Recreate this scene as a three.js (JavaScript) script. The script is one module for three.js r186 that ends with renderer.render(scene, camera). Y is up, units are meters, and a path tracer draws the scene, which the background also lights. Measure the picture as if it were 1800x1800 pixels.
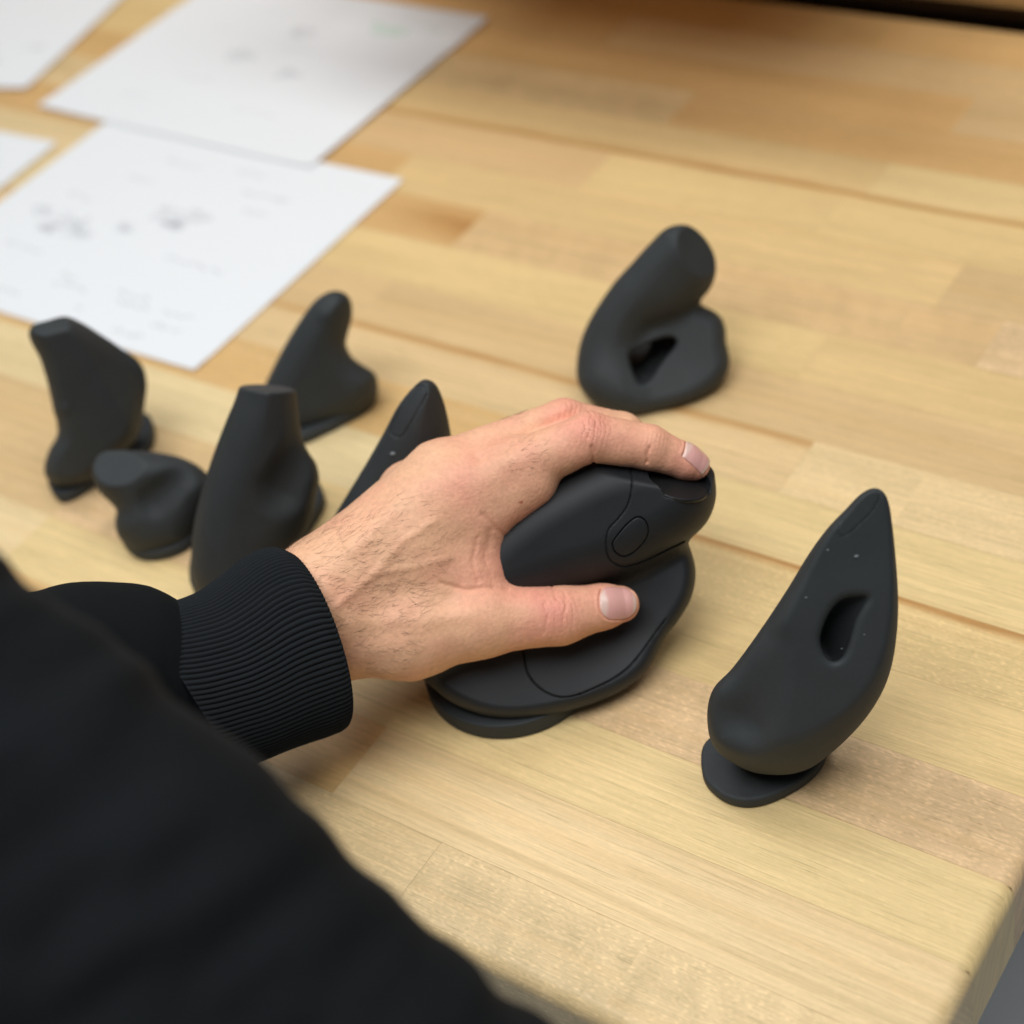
import * as THREE from 'three';
import { ImprovedNoise } from 'three/addons/math/ImprovedNoise.js';
import { RectAreaLightUniformsLib } from 'three/addons/lights/RectAreaLightUniformsLib.js';
import { mergeGeometries } from 'three/addons/utils/BufferGeometryUtils.js';

// ---------------------------------------------------------------- camera, light, exposure
const scene = new THREE.Scene();
scene.background = new THREE.Color().setRGB(0.11, 0.115, 0.122);          // dim, even light of the room around
const camera = new THREE.PerspectiveCamera(33.37, 1, 0.05, 20);
camera.position.set(0, 0.583, 0);
camera.rotation.order = 'YXZ';
camera.rotation.set(THREE.MathUtils.degToRad(-41.6), 0, THREE.MathUtils.degToRad(-13.91));
camera.focus = 0.705;
camera.userData.fStop = 4.6;
const renderer = new THREE.WebGLRenderer({ antialias: true });
renderer.toneMapping = THREE.LinearToneMapping;
renderer.toneMappingExposure = 0.89;
renderer.shadowMap.enabled = true;
RectAreaLightUniformsLib.init();

const rad = THREE.MathUtils.degToRad;
// bench axes: U along the boards, V across them (away from the viewer), y up
const BU = new THREE.Vector3(0.7325, 0, 0.6807).normalize(), BV = new THREE.Vector3(0.6807, 0, -0.7325).normalize();
const bench = (u, v, y = 0) => new THREE.Vector3().addScaledVector(BU, u).addScaledVector(BV, v).setY(y);
const BENCH_TURN = Math.atan2(-0.6807, 0.7325);                            // rotation.y that takes x to U

function tag(o, label, category, group, kind) {
  if (label) o.userData.label = label;
  if (category) o.userData.category = category;
  if (group) o.userData.group = group;
  if (kind) o.userData.kind = kind;
  return o;
}
function mk(name, geo, mat, parent = scene) {
  const m = new THREE.Mesh(geo, mat);
  m.name = name; m.castShadow = m.receiveShadow = true; parent.add(m);
  return m;
}
function grp(name, pos) { const g = new THREE.Group(); g.name = name; if (pos) g.position.copy(pos); scene.add(g); return g; }

const lampMetal = new THREE.MeshStandardMaterial({ color: 0xdfe1e2, roughness: 0.5 });
const lampGlow = new THREE.MeshStandardMaterial({ color: 0xffffff, emissive: 0xfcfdff, emissiveIntensity: 1.0 });
function ceilingLight(u, v, y, w, d, power, label, n) {
  const g = grp('ceiling_light' + n, bench(u, v, y)); g.rotation.y = BENCH_TURN;
  tag(g, label, 'ceiling light', 'ceiling lights over the bench');
  const fr = [];
  for (const s of [-1, 1]) {
    const a = new THREE.BoxGeometry(w + 0.06, 0.05, 0.03); a.translate(0, 0.02, s * (d / 2 + 0.015)); fr.push(a);
    const b = new THREE.BoxGeometry(0.03, 0.05, d); b.translate(s * (w / 2 + 0.015), 0.02, 0); fr.push(b);
  }
  mk('frame', mergeGeometries(fr), lampMetal, g);
  const p = new THREE.BoxGeometry(w, 0.01, d); p.translate(0, 0.025, 0); mk('diffuser', p, lampGlow, g);
  const l = new THREE.RectAreaLight(0xfcfdff, power, w, d);
  l.name = 'panel_glow'; l.position.set(0, -0.01, 0); l.rotation.x = -Math.PI / 2; g.add(l);
}
ceilingLight(-0.30, -0.22, 1.70, 1.2, 0.6, 9.0, 'white ceiling light panel above the front edge of the bench', '');
ceilingLight(-1.20, 0.72, 1.75, 1.2, 0.6, 5.0, 'white ceiling light panel above the paper end of the bench', '_001');
ceilingLight(0.20, 0.70, 1.75, 1.2, 0.6, 4.0, 'white ceiling light panel beyond the end of the bench', '_002');

const DATA = {"devs":{"right":{"G":[80.2,0.0,-458.8],"C":[16.4,68.5,3.5],"U":[0.9608,-0.0592,0.2707],"V":[0.2396,0.6683,-0.7043],"W":[-0.1392,0.7415,0.6563],"body":[[29.6,63.0],[33.0,61.9],[35.2,58.3],[36.6,51.2],[38.3,37.2],[39.5,21.6],[39.3,10.0],[37.5,-4.0],[34.3,-14.0],[28.1,-24.8],[19.5,-34.9],[11.8,-41.9],[5.6,-46.6],[-2.1,-49.4],[-9.8,-50.0],[-19.0,-48.8],[-26.8,-45.0],[-33.0,-40.0],[-35.6,-35.4],[-36.6,-27.6],[-35.9,-19.7],[-33.1,-13.1],[-26.4,-6.4],[-18.4,3.8],[-10.5,14.8],[-2.6,26.5],[5.3,39.0],[12.4,48.4],[19.4,55.4],[24.9,60.8]],"panel":[[25.3,35.7],[31.3,31.8],[35.7,22.4],[37.0,10.0],[34.5,-4.0],[30.5,-15.6],[24.3,-25.6],[16.5,-31.8],[8.9,-34.2],[0.5,-30.8],[-5.6,-23.5],[-6.8,-13.4],[-2.9,2.2],[4.2,18.6],[12.9,30.3],[19.1,35.0]],"hole":[[17.4,20.9],[22.0,22.1],[27.0,21.6],[25.0,17.8],[22.6,13.1],[21.0,7.7],[19.4,2.2],[17.0,-1.7],[13.9,-2.8],[10.9,-0.1],[9.2,5.3],[10.7,11.6],[13.5,17.0]],"button":[[31.8,60.7],[29.4,54.5],[24.7,49.8],[19.3,45.2],[16.6,44.8],[16.3,48.4],[19.4,53.4],[24.1,58.5],[28.8,61.6]],"foot":[[-23.5,-15.9],[-27.5,-5.9],[-28.0,3.8],[-22.9,14.1],[-15.8,19.3],[-7.8,20.7],[2.9,18.9],[12.4,15.5],[21.0,9.5],[26.4,0.1],[26.1,-10.1],[16.2,-18.0],[0.2,-20.8],[-13.1,-20.5]],"m":{"s1":[23.0,37.3],"s2":[12.3,39.7],"s3":[3.9,21.8],"s4":[26.0,7.7],"s5":[15.9,0.3],"pc":[14.8,2.2],"g0":[-15.4,-2.5],"g1":[-25.8,-31.4]}},"far":{"G":[95.6,0.0,-745.4],"C":[4.0,32.5,0.5],"U":[0.9651,-0.1315,0.2263],"V":[0.2389,0.796,-0.5562],"W":[-0.107,0.5909,0.7996],"handle":[[12.0,48.6],[17.2,48.3],[23.0,44.8],[28.2,39.0],[31.4,32.6],[32.3,27.5],[31.9,21.8],[29.7,16.0],[26.3,11.6],[20.9,6.4],[14.5,0.6],[7.4,-3.2],[-0.3,-6.4],[-4.1,-12.9],[-4.0,-22.6],[-2.6,-32.3],[-3.8,-45.4],[-14.2,-51.3],[-26.0,-48.7],[-33.5,-44.2],[-38.8,-38.3],[-41.2,-32.5],[-41.6,-24.6],[-39.8,-13.0],[-35.3,-1.9],[-29.5,7.7],[-21.2,19.3],[-12.2,28.9],[-3.3,38.5],[5.6,46.7]],"shelf":[[27.3,6.4],[32.5,3.9],[36.4,0.0],[38.5,-6.4],[38.8,-12.9],[40.2,-18.7],[40.6,-24.5],[38.7,-30.3],[34.3,-36.1],[26.0,-42.0],[15.7,-46.6],[3.4,-49.6],[-7.0,-50.9],[-12.3,-48.7],[-13.7,-32.4],[-7.4,-6.4],[12.5,4.5],[22.1,7.7]],"hole":[[-12.8,-18.4],[-6.7,-14.9],[3.0,-10.6],[10.1,-10.0],[12.1,-12.2],[10.2,-16.1],[6.3,-20.7],[1.9,-27.1],[-2.6,-33.6],[-6.5,-35.0],[-9.8,-31.1]],"foot":[[-30.6,0.7],[-29.8,16.7],[-24.9,25.2],[-14.5,32.7],[-5.1,35.4],[6.1,35.6],[16.9,32.3],[25.8,26.1],[32.4,18.7],[35.8,11.1],[36.0,2.1],[31.4,-9.2],[18.5,-21.7],[-5.4,-27.0],[-22.7,-17.8]],"m":{"face":[12.2,37.2],"pocket":[-1.4,-22.6]}},"winged":{"G":[-216.0,0.0,-776.2],"C":[9.5,46.1,-2.5],"U":[0.9471,-0.3195,-0.0309],"V":[0.2399,0.7684,-0.5933],"W":[0.2133,0.5545,0.8044],"body":[[-32.7,38.7],[-24.7,41.3],[-15.5,43.5],[-7.9,40.7],[3.2,33.9],[14.4,26.4],[22.3,20.7],[25.7,14.9],[26.9,6.7],[25.7,-3.8],[24.1,-14.3],[20.6,-23.7],[13.6,-30.7],[5.5,-37.6],[-0.3,-44.6],[-6.0,-48.0],[-15.1,-50.8],[-24.0,-48.9],[-28.6,-43.1],[-28.9,-37.3],[-25.9,-28.0],[-21.9,-21.1],[-21.2,-16.5],[-23.8,-2.6],[-26.3,10.1],[-29.5,21.6],[-34.0,30.7],[-34.6,35.3]],"foot":[[-32.6,1.8],[-30.2,15.8],[-25.1,22.8],[-17.8,22.4],[-10.0,17.9],[2.7,11.5],[16.1,5.2],[26.0,-6.4],[28.0,-19.4],[26.0,-31.3],[19.7,-36.8],[2.0,-31.7],[-16.6,-19.1]],"m":{"r0":[-15.2,41.2],"r1":[-2.6,24.0],"r2":[6.3,11.3],"r3":[11.7,-5.0],"r4":[10.4,-19.0],"em":[-18.8,-6.1]}},"small":{"G":[-184.9,0.0,-707.6],"C":[1.6,19.2,-0.4],"U":[0.9502,-0.3118,0.0022],"V":[0.2404,0.7281,-0.642],"W":[0.1985,0.6105,0.7667],"body":[[-30.8,22.0],[-26.7,27.9],[-18.0,29.3],[-4.9,28.8],[8.3,27.2],[17.1,24.5],[24.8,20.0],[30.4,13.3],[30.9,4.3],[27.0,-3.6],[22.6,-12.6],[17.1,-21.6],[6.0,-26.3],[-2.7,-27.1],[-10.4,-24.8],[-15.3,-19.8],[-18.9,-14.7],[-20.0,-8.0],[-19.1,-2.5],[-22.3,2.0],[-27.8,7.5],[-30.8,14.2]],"foot":[[-21.1,-0.2],[-18.1,9.4],[-13.4,16.2],[-7.1,20.5],[2.7,22.3],[13.1,19.9],[21.3,11.8],[25.1,1.1],[20.7,-9.3],[1.9,-16.3],[-13.5,-13.2]],"m":{"face":[-21.2,18.7],"g0":[-0.5,0.9],"g1":[16.0,15.5]}},"tall":{"G":[-134.0,0.0,-656.7],"C":[9.3,47.4,-1.8],"U":[0.9597,-0.2775,0.0439],"V":[0.2404,0.7303,-0.6395],"W":[0.1454,0.6243,0.7676],"body":[[-2.2,62.1],[2.0,64.7],[9.3,64.8],[18.7,61.2],[21.8,52.8],[23.3,42.3],[25.4,29.7],[28.3,23.9],[32.2,18.1],[33.8,10.7],[32.8,4.3],[31.2,-6.2],[27.0,-16.8],[20.7,-28.4],[11.3,-42.0],[-2.3,-52.5],[-16.8,-53.4],[-26.1,-48.0],[-29.4,-37.5],[-29.6,-29.2],[-28.1,-13.5],[-23.9,4.3],[-17.7,23.1],[-11.5,38.9],[-7.4,48.4]],"foot":[[35.6,-57.0],[38.9,-46.8],[38.4,-38.2],[30.7,-23.8],[21.8,-10.2],[9.4,8.2],[-5.7,21.8],[-21.1,22.6],[-31.8,9.5],[-34.7,-10.8],[-26.1,-37.8],[-2.1,-56.8],[19.5,-63.1]],"m":{"g0":[24.9,33.9],"g1":[-2.2,6.4],"top":[8.2,55.4]}},"back":{"G":[-87.1,0.0,-778.2],"C":[3.2,28.5,-0.3],"U":[0.9669,-0.2451,0.0704],"V":[0.2396,0.7784,-0.5802],"W":[0.0874,0.5779,0.8114],"body":[[5.4,42.5],[12.4,41.9],[16.1,37.9],[17.0,29.7],[14.8,20.3],[13.6,14.4],[16.8,7.4],[23.8,2.1],[29.7,-2.0],[31.4,-7.9],[30.7,-16.2],[24.8,-23.8],[14.1,-29.7],[-0.0,-36.4],[-11.8,-40.2],[-24.7,-39.6],[-32.8,-33.7],[-35.0,-24.3],[-32.5,-11.4],[-26.5,1.5],[-19.4,14.4],[-11.1,27.3],[-2.8,37.8]],"foot":[[28.1,1.0],[20.9,11.4],[9.3,17.1],[-5.8,22.8],[-15.7,25.4],[-25.3,23.9],[-35.7,14.1],[-39.9,0.7],[-35.4,-13.5],[-19.8,-23.5],[5.4,-23.6],[22.0,-12.7]],"m":{"b1":[1.7,29.6]}},"hidden":{"G":[-78.4,0.0,-626.2],"C":[23.8,50.8,-2.1],"U":[0.9684,-0.2253,0.1068],"V":[0.2404,0.7303,-0.6395],"W":[0.0661,0.6449,0.7614],"body":[[14.8,56.2],[19.7,54.3],[23.6,46.9],[26.6,36.0],[28.2,26.4],[29.3,8.2],[28.8,-11.0],[21.9,-33.0],[8.2,-50.8],[-8.2,-60.3],[-24.6,-60.2],[-35.5,-51.9],[-39.5,-41.0],[-38.2,-28.7],[-33.6,-17.5],[-28.9,-9.0],[-21.6,3.0],[-11.7,18.9],[-3.3,33.4],[2.8,44.4],[10.1,52.9]],"foot":[[-27.0,7.1],[-22.4,22.9],[-6.3,34.4],[14.0,31.5],[33.4,13.9],[42.2,-8.3],[35.9,-28.2],[15.2,-31.3],[-13.0,-19.5]],"m":{"s1":[0.3,21.9],"b0":[12.3,49.4],"b1":[2.7,32.9]}},"hero":{"G":[-17.1,0.0,-547.8],"C":[29.6,43.9,0.7],"U":[0.9706,-0.16,0.1798],"V":[0.2401,0.6942,-0.6786],"W":[-0.0162,0.7018,0.7122],"handle":[[66.3,55.7],[68.3,48.5],[68.5,40.3],[65.1,31.1],[57.9,23.7],[42.1,14.0],[24.2,5.6],[3.8,-1.3],[-16.6,-10.2],[-31.9,-20.4],[-43.4,-30.6],[-52.4,-37.0],[-60.0,-38.3],[-63.1,-28.1],[-61.4,-12.8],[-53.7,5.1],[-39.7,23.0],[-21.7,38.4],[3.9,53.7],[19.3,59.9],[37.2,62.7],[55.1,60.6]],"plate":[[54.9,26.8],[59.4,17.8],[61.2,8.4],[59.1,-2.8],[53.2,-13.0],[47.3,-20.4],[38.6,-35.6],[29.2,-43.5],[14.4,-50.3],[-4.7,-55.4],[-21.7,-57.3],[-35.2,-55.5],[-50.1,-49.2],[-58.8,-41.6],[-62.1,-35.7],[-60.1,-20.4],[-47.3,0.0],[-21.7,17.9],[16.7,30.7],[39.6,33.2]],"panel":[[-17.1,-10.2],[-16.4,-28.0],[-14.1,-36.9],[-7.7,-43.8],[1.2,-46.8],[15.2,-42.7],[29.2,-34.6],[40.7,-20.9],[49.7,-7.6],[54.3,7.6],[52.3,18.4],[39.6,10.2],[24.2,-0.0],[3.8,-5.1]],"seam":[[30.6,54.0],[30.8,44.9],[28.9,36.9],[24.9,31.2],[20.9,26.7],[19.8,19.9],[21.4,14.2],[27.1,11.1],[33.9,12.5],[44.1,17.0],[54.3,22.1]],"button":[[33.4,32.0],[36.8,30.1],[37.9,25.5],[36.0,21.5],[30.5,16.4],[27.1,15.5],[23.7,17.6],[22.6,20.8],[24.9,24.4],[29.4,29.5]],"m":{"face":[52.0,49.0],"f0":[36.7,56.8],"f1":[67.8,48.5]},"footc":[0,0]}},"hand":[["arm",-125.5,73.9,-531.0,22,-91.8,73.6,-544.1,24],["arm",-127.7,66.7,-529.9,21,-85.8,63.3,-542.9,18],["palm",-85.5,77.9,-545.2,23,-18.0,99.7,-567.2,15],["palm",-87.1,74.9,-550.6,22,-26.5,100.5,-578.6,15.5],["palm",-88.2,64.2,-554.5,20,-41.5,85.7,-589.5,14],["palm",-87.9,54.6,-556.6,18,-53.7,69.4,-596.5,13],["palm",-85.1,60.2,-542.8,20,-45.6,70.2,-551.8,23],["palm",-82.8,60.7,-537.9,19,-56.0,57.1,-532.1,19],["palm",-56.0,57.1,-532.1,19,-27.1,56.7,-529.0,15.5],["web",-19.3,94.4,-565.2,13.5,-20.2,71.7,-550.4,11.5],["web",-20.2,71.7,-550.4,11.5,-24.6,59.5,-536.9,11.5],["web",-42.4,80.7,-558.3,21,-27.3,67.5,-548.0,17],["web",-16.0,89.0,-560.4,15,11.5,98.1,-561.8,11],["index",-18.0,99.7,-567.2,15,39.2,111.3,-566.9,10.9],["index",39.2,111.3,-566.9,10.9,64.3,100.8,-562.8,9.6],["index",64.3,100.8,-562.8,9.6,78.7,90.6,-559.1,7.6],["index",78.7,90.6,-559.1,7.6,82.5,87.9,-558.1,6.2],["middle",-26.5,100.5,-578.6,14.5,32.1,105.3,-588.2,10.2],["middle",32.1,105.3,-588.2,10.2,55.9,91.8,-586.9,9.4],["middle",55.9,91.8,-586.9,9.4,70.8,75.3,-583.0,7.4],["ring",-41.5,85.7,-589.5,13.5,12.6,80.9,-601.3,9.8],["ring",12.6,80.9,-601.3,9.8,34.9,60.0,-601.5,9.0],["ring",34.9,60.0,-601.5,9.0,45.2,46.5,-594.9,7.2],["little",-53.7,69.4,-596.5,12,-12.2,60.0,-606.9,8.6],["little",-12.2,60.0,-606.9,8.6,6.2,42.3,-604.5,8],["little",6.2,42.3,-604.5,8,16.3,31.8,-597.9,6.6],["thumb",-27.1,56.7,-529.0,15.3,9.6,50.4,-526.1,12.6],["thumb",9.6,50.4,-526.1,12.6,28.8,47.7,-527.8,9.8],["thumb",28.8,47.7,-527.8,9.8,36.9,46.0,-528.2,8.0]],"hp":{"indexPIP":[40.6,119.5,-563.4],"indexDIP":[66.7,106.8,-558.9],"indexTip":[82.5,87.9,-558.1],"indexNailA":[77.8,98.1,-559.2],"indexNailB":[86.1,87.8,-554.0],"thumbIP":[9.9,60.2,-518.7],"thumbNailA":[26.9,55.6,-522.7],"thumbNailB":[42.8,48.2,-524.2],"thumbTip":[36.9,46.0,-528.2],"indexMCP":[-16.6,112.0,-559.4],"web":[-9.5,73.8,-538.8],"wrist":[-86.6,83.7,-528.9],"middlePIP":[34.2,113.7,-587.7],"knuck":[11.7,115.5,-559.9],"armA":[-157.7,75.8,-524.6],"armB":[-90.2,70.6,-541.4],"creaseA":[-13.1,68.2,-531.2],"creaseB":[-39.6,83.0,-536.3],"indexDIPlow":[59.7,94.8,-557.5],"indexPIPlow":[39.4,100.2,-559.6],"mole":[4.7,99.0,-550.6]},"creases":[[-0.8,5,[[-98.7,9.0],[-73.1,32.0],[-47.4,49.2]]],[-0.7,4,[[-85.8,-13.3],[-62.7,-12.3],[-39.6,-9.7]]],[-0.5,1.9,[[-93.5,-5.6],[-78.1,7.7],[-67.9,20.5],[-53.8,29.5]]],[-0.4,1.7,[[-78.1,7.7],[-62.7,10.2],[-48.6,14.1]]],[-0.7,4,[[-88.4,17.9],[-67.9,41.0],[-50.0,55.1]]],[0.55,1.2,[[-23.0,0.5],[-32.0,1.5],[-40.9,0.5],[-51.2,3.6]]],[0.5,1.2,[[-22.5,22.8],[-28.9,28.1],[-33.0,32.8]]],[0.4,1.6,[[-29.9,26.1],[-32.5,14.1],[-28.9,2.6]]],[0.35,1.0,[[-35.6,23.0],[-37.6,12.8],[-35.5,4.1]]],[0.8,1.0,[[14.4,55.3],[13.7,61.4]]],[0.7,0.9,[[37.2,55.7],[38.0,61.4]]],[0.45,0.8,[[-3.8,2.6],[-1.8,-3.1]]],[1.3,3.2,[[5.0,77.4],[-10.4,70.2],[-21.7,62.0],[-34.6,56.9]]],[0.3,0.8,[[1.3,-0.0],[2.8,-5.1],[1.3,-11.5]]],[0.3,0.8,[[-6.9,-5.6],[-5.4,-11.5],[-6.9,-17.8]]],[0.25,0.9,[[11.6,78.2],[14.2,73.8],[16.7,67.9]]],[0.25,0.8,[[7.8,75.6],[10.6,71.7],[12.1,65.3]]]],"cuff":[[[-154.1,72.8,-514.0],[-12.5,32.5,-23.4],[10.1,24.0,24.2]],[[-147.4,71.4,-515.3],[-10.9,31.3,-22.4],[10.5,23.2,23.5]],[[-140.8,70.3,-517.0],[-8.7,30.7,-21.9],[10.9,22.6,22.8]],[[-131.8,69.8,-519.2],[-6.7,30.8,-22.0],[12.0,22.4,22.9]],[[-123.1,70.3,-522.4],[-4.7,32.0,-23.1],[13.0,22.2,23.0]],[[-113.8,71.2,-525.8],[-2.9,33.8,-24.6],[13.7,22.9,23.8]],[[-106.3,70.8,-528.1],[-2.8,34.3,-25.1],[13.8,22.8,23.9]],[[-99.8,70.1,-528.9],[-2.9,33.7,-24.6],[14.0,22.7,24.0]],[[-96.2,68.8,-529.1],[-2.8,32.2,-23.2],[13.8,22.0,23.3]],[[-94.6,68.9,-529.1],[-2.6,30.8,-22.0],[13.3,21.4,22.5]]],"sleeve":[[-158.9,72.5,-516.3,33],[-175.2,86.6,-515.5,37],[-190.5,98.0,-506.9,39],[-210.8,112.9,-481.3,46],[-232.1,143.5,-434.9,52]],"torso":{"C":[-106.1,218.3,-304.7],"U":[0.9471,-0.3171,0.0498],"V":[0.2357,0.5818,-0.7784],"W":[0.2179,0.749,0.6258],"body":[[-136.8,139.1],[-97.3,110.0],[-70.2,90.0],[-57.4,80.3],[-41.5,69.7],[-23.1,56.0],[-4.6,40.5],[8.3,31.1],[17.9,23.7],[27.7,13.2],[38.2,1.5],[45.2,-5.5],[59.2,-14.4],[68.0,-21.6],[75.3,-29.6],[83.4,-37.7],[90.7,-42.9],[99.6,-48.1],[111.7,-59.3],[122.6,-92.7],[102.9,-149.8],[43.0,-200.4],[-69.0,-192.2],[-141.9,-110.7],[-167.8,14.5]]}};

// ---------------------------------------------------------------- noise and small maths
const IN = new ImprovedNoise();
const noise = (x, y, z = 0) => IN.noise(x + 311.3, y + 127.1, z + 74.7);
const fbm = (x, y, z = 0, o = 3) => { let s = 0, a = 0.5; for (let i = 0; i < o; i++) { s += a * noise(x, y, z + i * 9.1); x *= 2; y *= 2; z *= 2; a *= 0.5; } return s; };
let seed = 7; const rnd = () => { seed = (seed * 1664525 + 1013904223) >>> 0; return seed / 4294967296; };
const clamp = (x, a, b) => (x < a ? a : x > b ? b : x), lerp = (a, b, t) => a + (b - a) * t;
const ss = (a, b, x) => { const t = clamp((x - a) / (b - a), 0, 1); return t * t * (3 - 2 * t); };
const smin = (a, b, k) => { const h = Math.max(k - Math.abs(a - b), 0) / k; return Math.min(a, b) - h * h * k * 0.25; };
const smax = (a, b, k) => -smin(-a, -b, k);

// ---------------------------------------------------------------- bench top of glued maple lamellae
const T0 = performance.now();
const STRIPS = 16, SW = 2048, SH = 128;
const PALE = [231, 208, 165], TAN = [226, 198, 153], YEL = [230, 205, 154], ORA = [223, 188, 134], PINK = [226, 197, 158], BROWN = [182, 134, 78];
function woodAtlas(list) {
  const data = new Uint8Array(SW * SH * STRIPS * 4), bump = new Uint8Array(SW * SH * STRIPS * 4);
  list.forEach((k, s) => {
    const z = s * 13.7 + (k.z || 0);
    for (let j = 0; j < SH; j++) for (let i = 0; i < SW; i++) {
      const x = i / SW * 700, y = j / SH * 44;                             // millimetres
      const wy = y + 5 * fbm(x * 0.004, y * 0.03, z, 2) + (k.arch || 0) * Math.pow((x - 300) / 220, 2);
      const ring = noise(wy * 0.23 * (k.ring || 1), x * 0.0006, z + 3);
      const ring2 = noise(wy * 0.62 * (k.ring || 1), x * 0.0012, z + 8);
      const fib = noise(y * 2.3, x * 0.02, z + 20), fine = noise(y * 6.5, x * 0.10, z + 31);
      const pore = Math.max(0, noise(y * 4.2, x * 0.045, z + 44) - 0.42) * 2.2;
      const cloud = fbm(x * 0.006, y * 0.03, z + 60, 2);
      const ln = 1 - Math.abs(noise(wy * 1.05 * (k.ring || 1), x * 0.004, z + 120)) * 3.2;   // thin darker growth lines
      let t = 0.03 * ring + 0.032 * ring2 + 0.05 * fib + 0.045 * fine + 0.08 * cloud - 0.19 * pore - 0.055 * Math.max(0, ln) * (0.6 + 0.8 * noise(wy * 0.12, x * 0.003, z + 130));
      const fk = 0.3 + (k.fleck || 0); t += fk * 0.16 * Math.max(0, noise(y * 0.9 + x * 0.05, x * 0.33, z + 70) - 0.12) - fk * 0.10 * Math.max(0, noise(y * 0.8 + x * 0.07, x * 0.4, z + 75) - 0.15);
      if (k.curl) t += k.curl * 0.06 * noise(x * 0.11 + y * 0.03, y * 0.05, z + 80);
      let c = k.c.map((q) => q * (1 + t));
      c[2] *= 1 - 0.25 * Math.max(0, -t);
      // warmer bands along the grain
      const band = ss(0.18, 0.5, noise(wy * 0.11, x * 0.0009, z + 90)) * 0.16;
      c = c.map((q, n) => lerp(q, k.c2 ? k.c2[n] : ORA[n], band));
      let m = 0;
      if (k.streak) for (const [y0, wd, x0, x1, amt] of k.streak) {
        const yy = y - y0 - 2.2 * noise(x * 0.006, z + 5) - 0.8 * noise(x * 0.03, z + 6);
        m = Math.max(m, amt * Math.exp(-(yy * yy) / (wd * wd)) * ss(x0, x0 + 60, x) * (1 - ss(x1 - 40, x1, x)) * (0.8 + 0.5 * noise(x * 0.02, y * 0.4, z)));
      }
      if (k.knot) { const [kx, ky, a, b, amt] = k.knot; const dx = (x - kx) / a, dy = (y - ky - 3 * noise(x * 0.03, z)) / b; m = Math.max(m, amt * Math.exp(-Math.pow(dx * dx + dy * dy, 1.2)) * (0.85 + 0.5 * noise(x * 0.05, y * 0.6, z))); }
      m = clamp(m, 0, 1);
      c = c.map((q, n) => lerp(q, BROWN[n] * (1 + 0.4 * t), m));
      const o = ((s * SH + j) * SW + i) * 4;
      for (let n = 0; n < 3; n++) data[o + n] = clamp(c[n], 0, 255);
      data[o + 3] = 255;
      bump[o] = bump[o + 1] = bump[o + 2] = clamp(128 + 60 * fib + 50 * fine - 160 * pore, 0, 255); bump[o + 3] = 255;
    }
  });
  const mkT = (d, srgb) => { const t = new THREE.DataTexture(d, SW, SH * STRIPS); t.wrapS = t.wrapT = THREE.RepeatWrapping; t.magFilter = THREE.LinearFilter; t.minFilter = THREE.LinearMipmapLinearFilter; t.generateMipmaps = true; if (srgb) t.colorSpace = THREE.SRGBColorSpace; t.needsUpdate = true; return t; };
  return [mkT(data, true), mkT(bump, false)];
}
const [woodMap, woodBump] = woodAtlas([
  { c: PALE, fleck: 0.4 }, { c: PALE, ring: 1.4 }, { c: TAN, fleck: 1 }, { c: TAN, ring: 0.8 },
  { c: YEL, ring: 1.6 }, { c: YEL, arch: 6 }, { c: ORA, ring: 1.3, c2: TAN }, { c: ORA, fleck: 0.5, c2: PALE },
  { c: PINK, fleck: 0.8, curl: 0.8 }, { c: YEL, streak: [[4, 2.6, -80, 800, 0.9], [9, 1.5, 100, 500, 0.4]] },
  { c: TAN, streak: [[40, 3.2, -80, 420, 0.8]], arch: 3 }, { c: ORA, knot: [600, 24, 46, 13, 0.8], c2: TAN },
  { c: PALE, curl: 1, fleck: 0.8 }, { c: YEL, fleck: 0.6, streak: [[42, 3, -100, 900, 0.95]] },
  { c: TAN, ring: 1.2, curl: 0.6 }, { c: [233, 212, 168], ring: 1.0 },
]);
const woodTints = [0xfffbf0, 0xfbf4e6, 0xfff8ea, 0xf7f0e3, 0xfcf3e6].map((c) => new THREE.MeshStandardMaterial({ color: c, map: woodMap, bumpMap: woodBump, bumpScale: 0.0002, roughness: 0.44 }));

const TOP = { u0: -1.95, u1: -0.1395, v0: 0.2535, v1: 1.006, th: 0.044, r: 0.008 };
const benchTop = grp('workbench', bench(TOP.u0, TOP.v0, 0));
benchTop.rotation.y = BENCH_TURN;                                          // local x = U, local z = -V
tag(benchTop, 'maple butcher block workbench with rounded front edge under all the objects', 'workbench');
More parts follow.
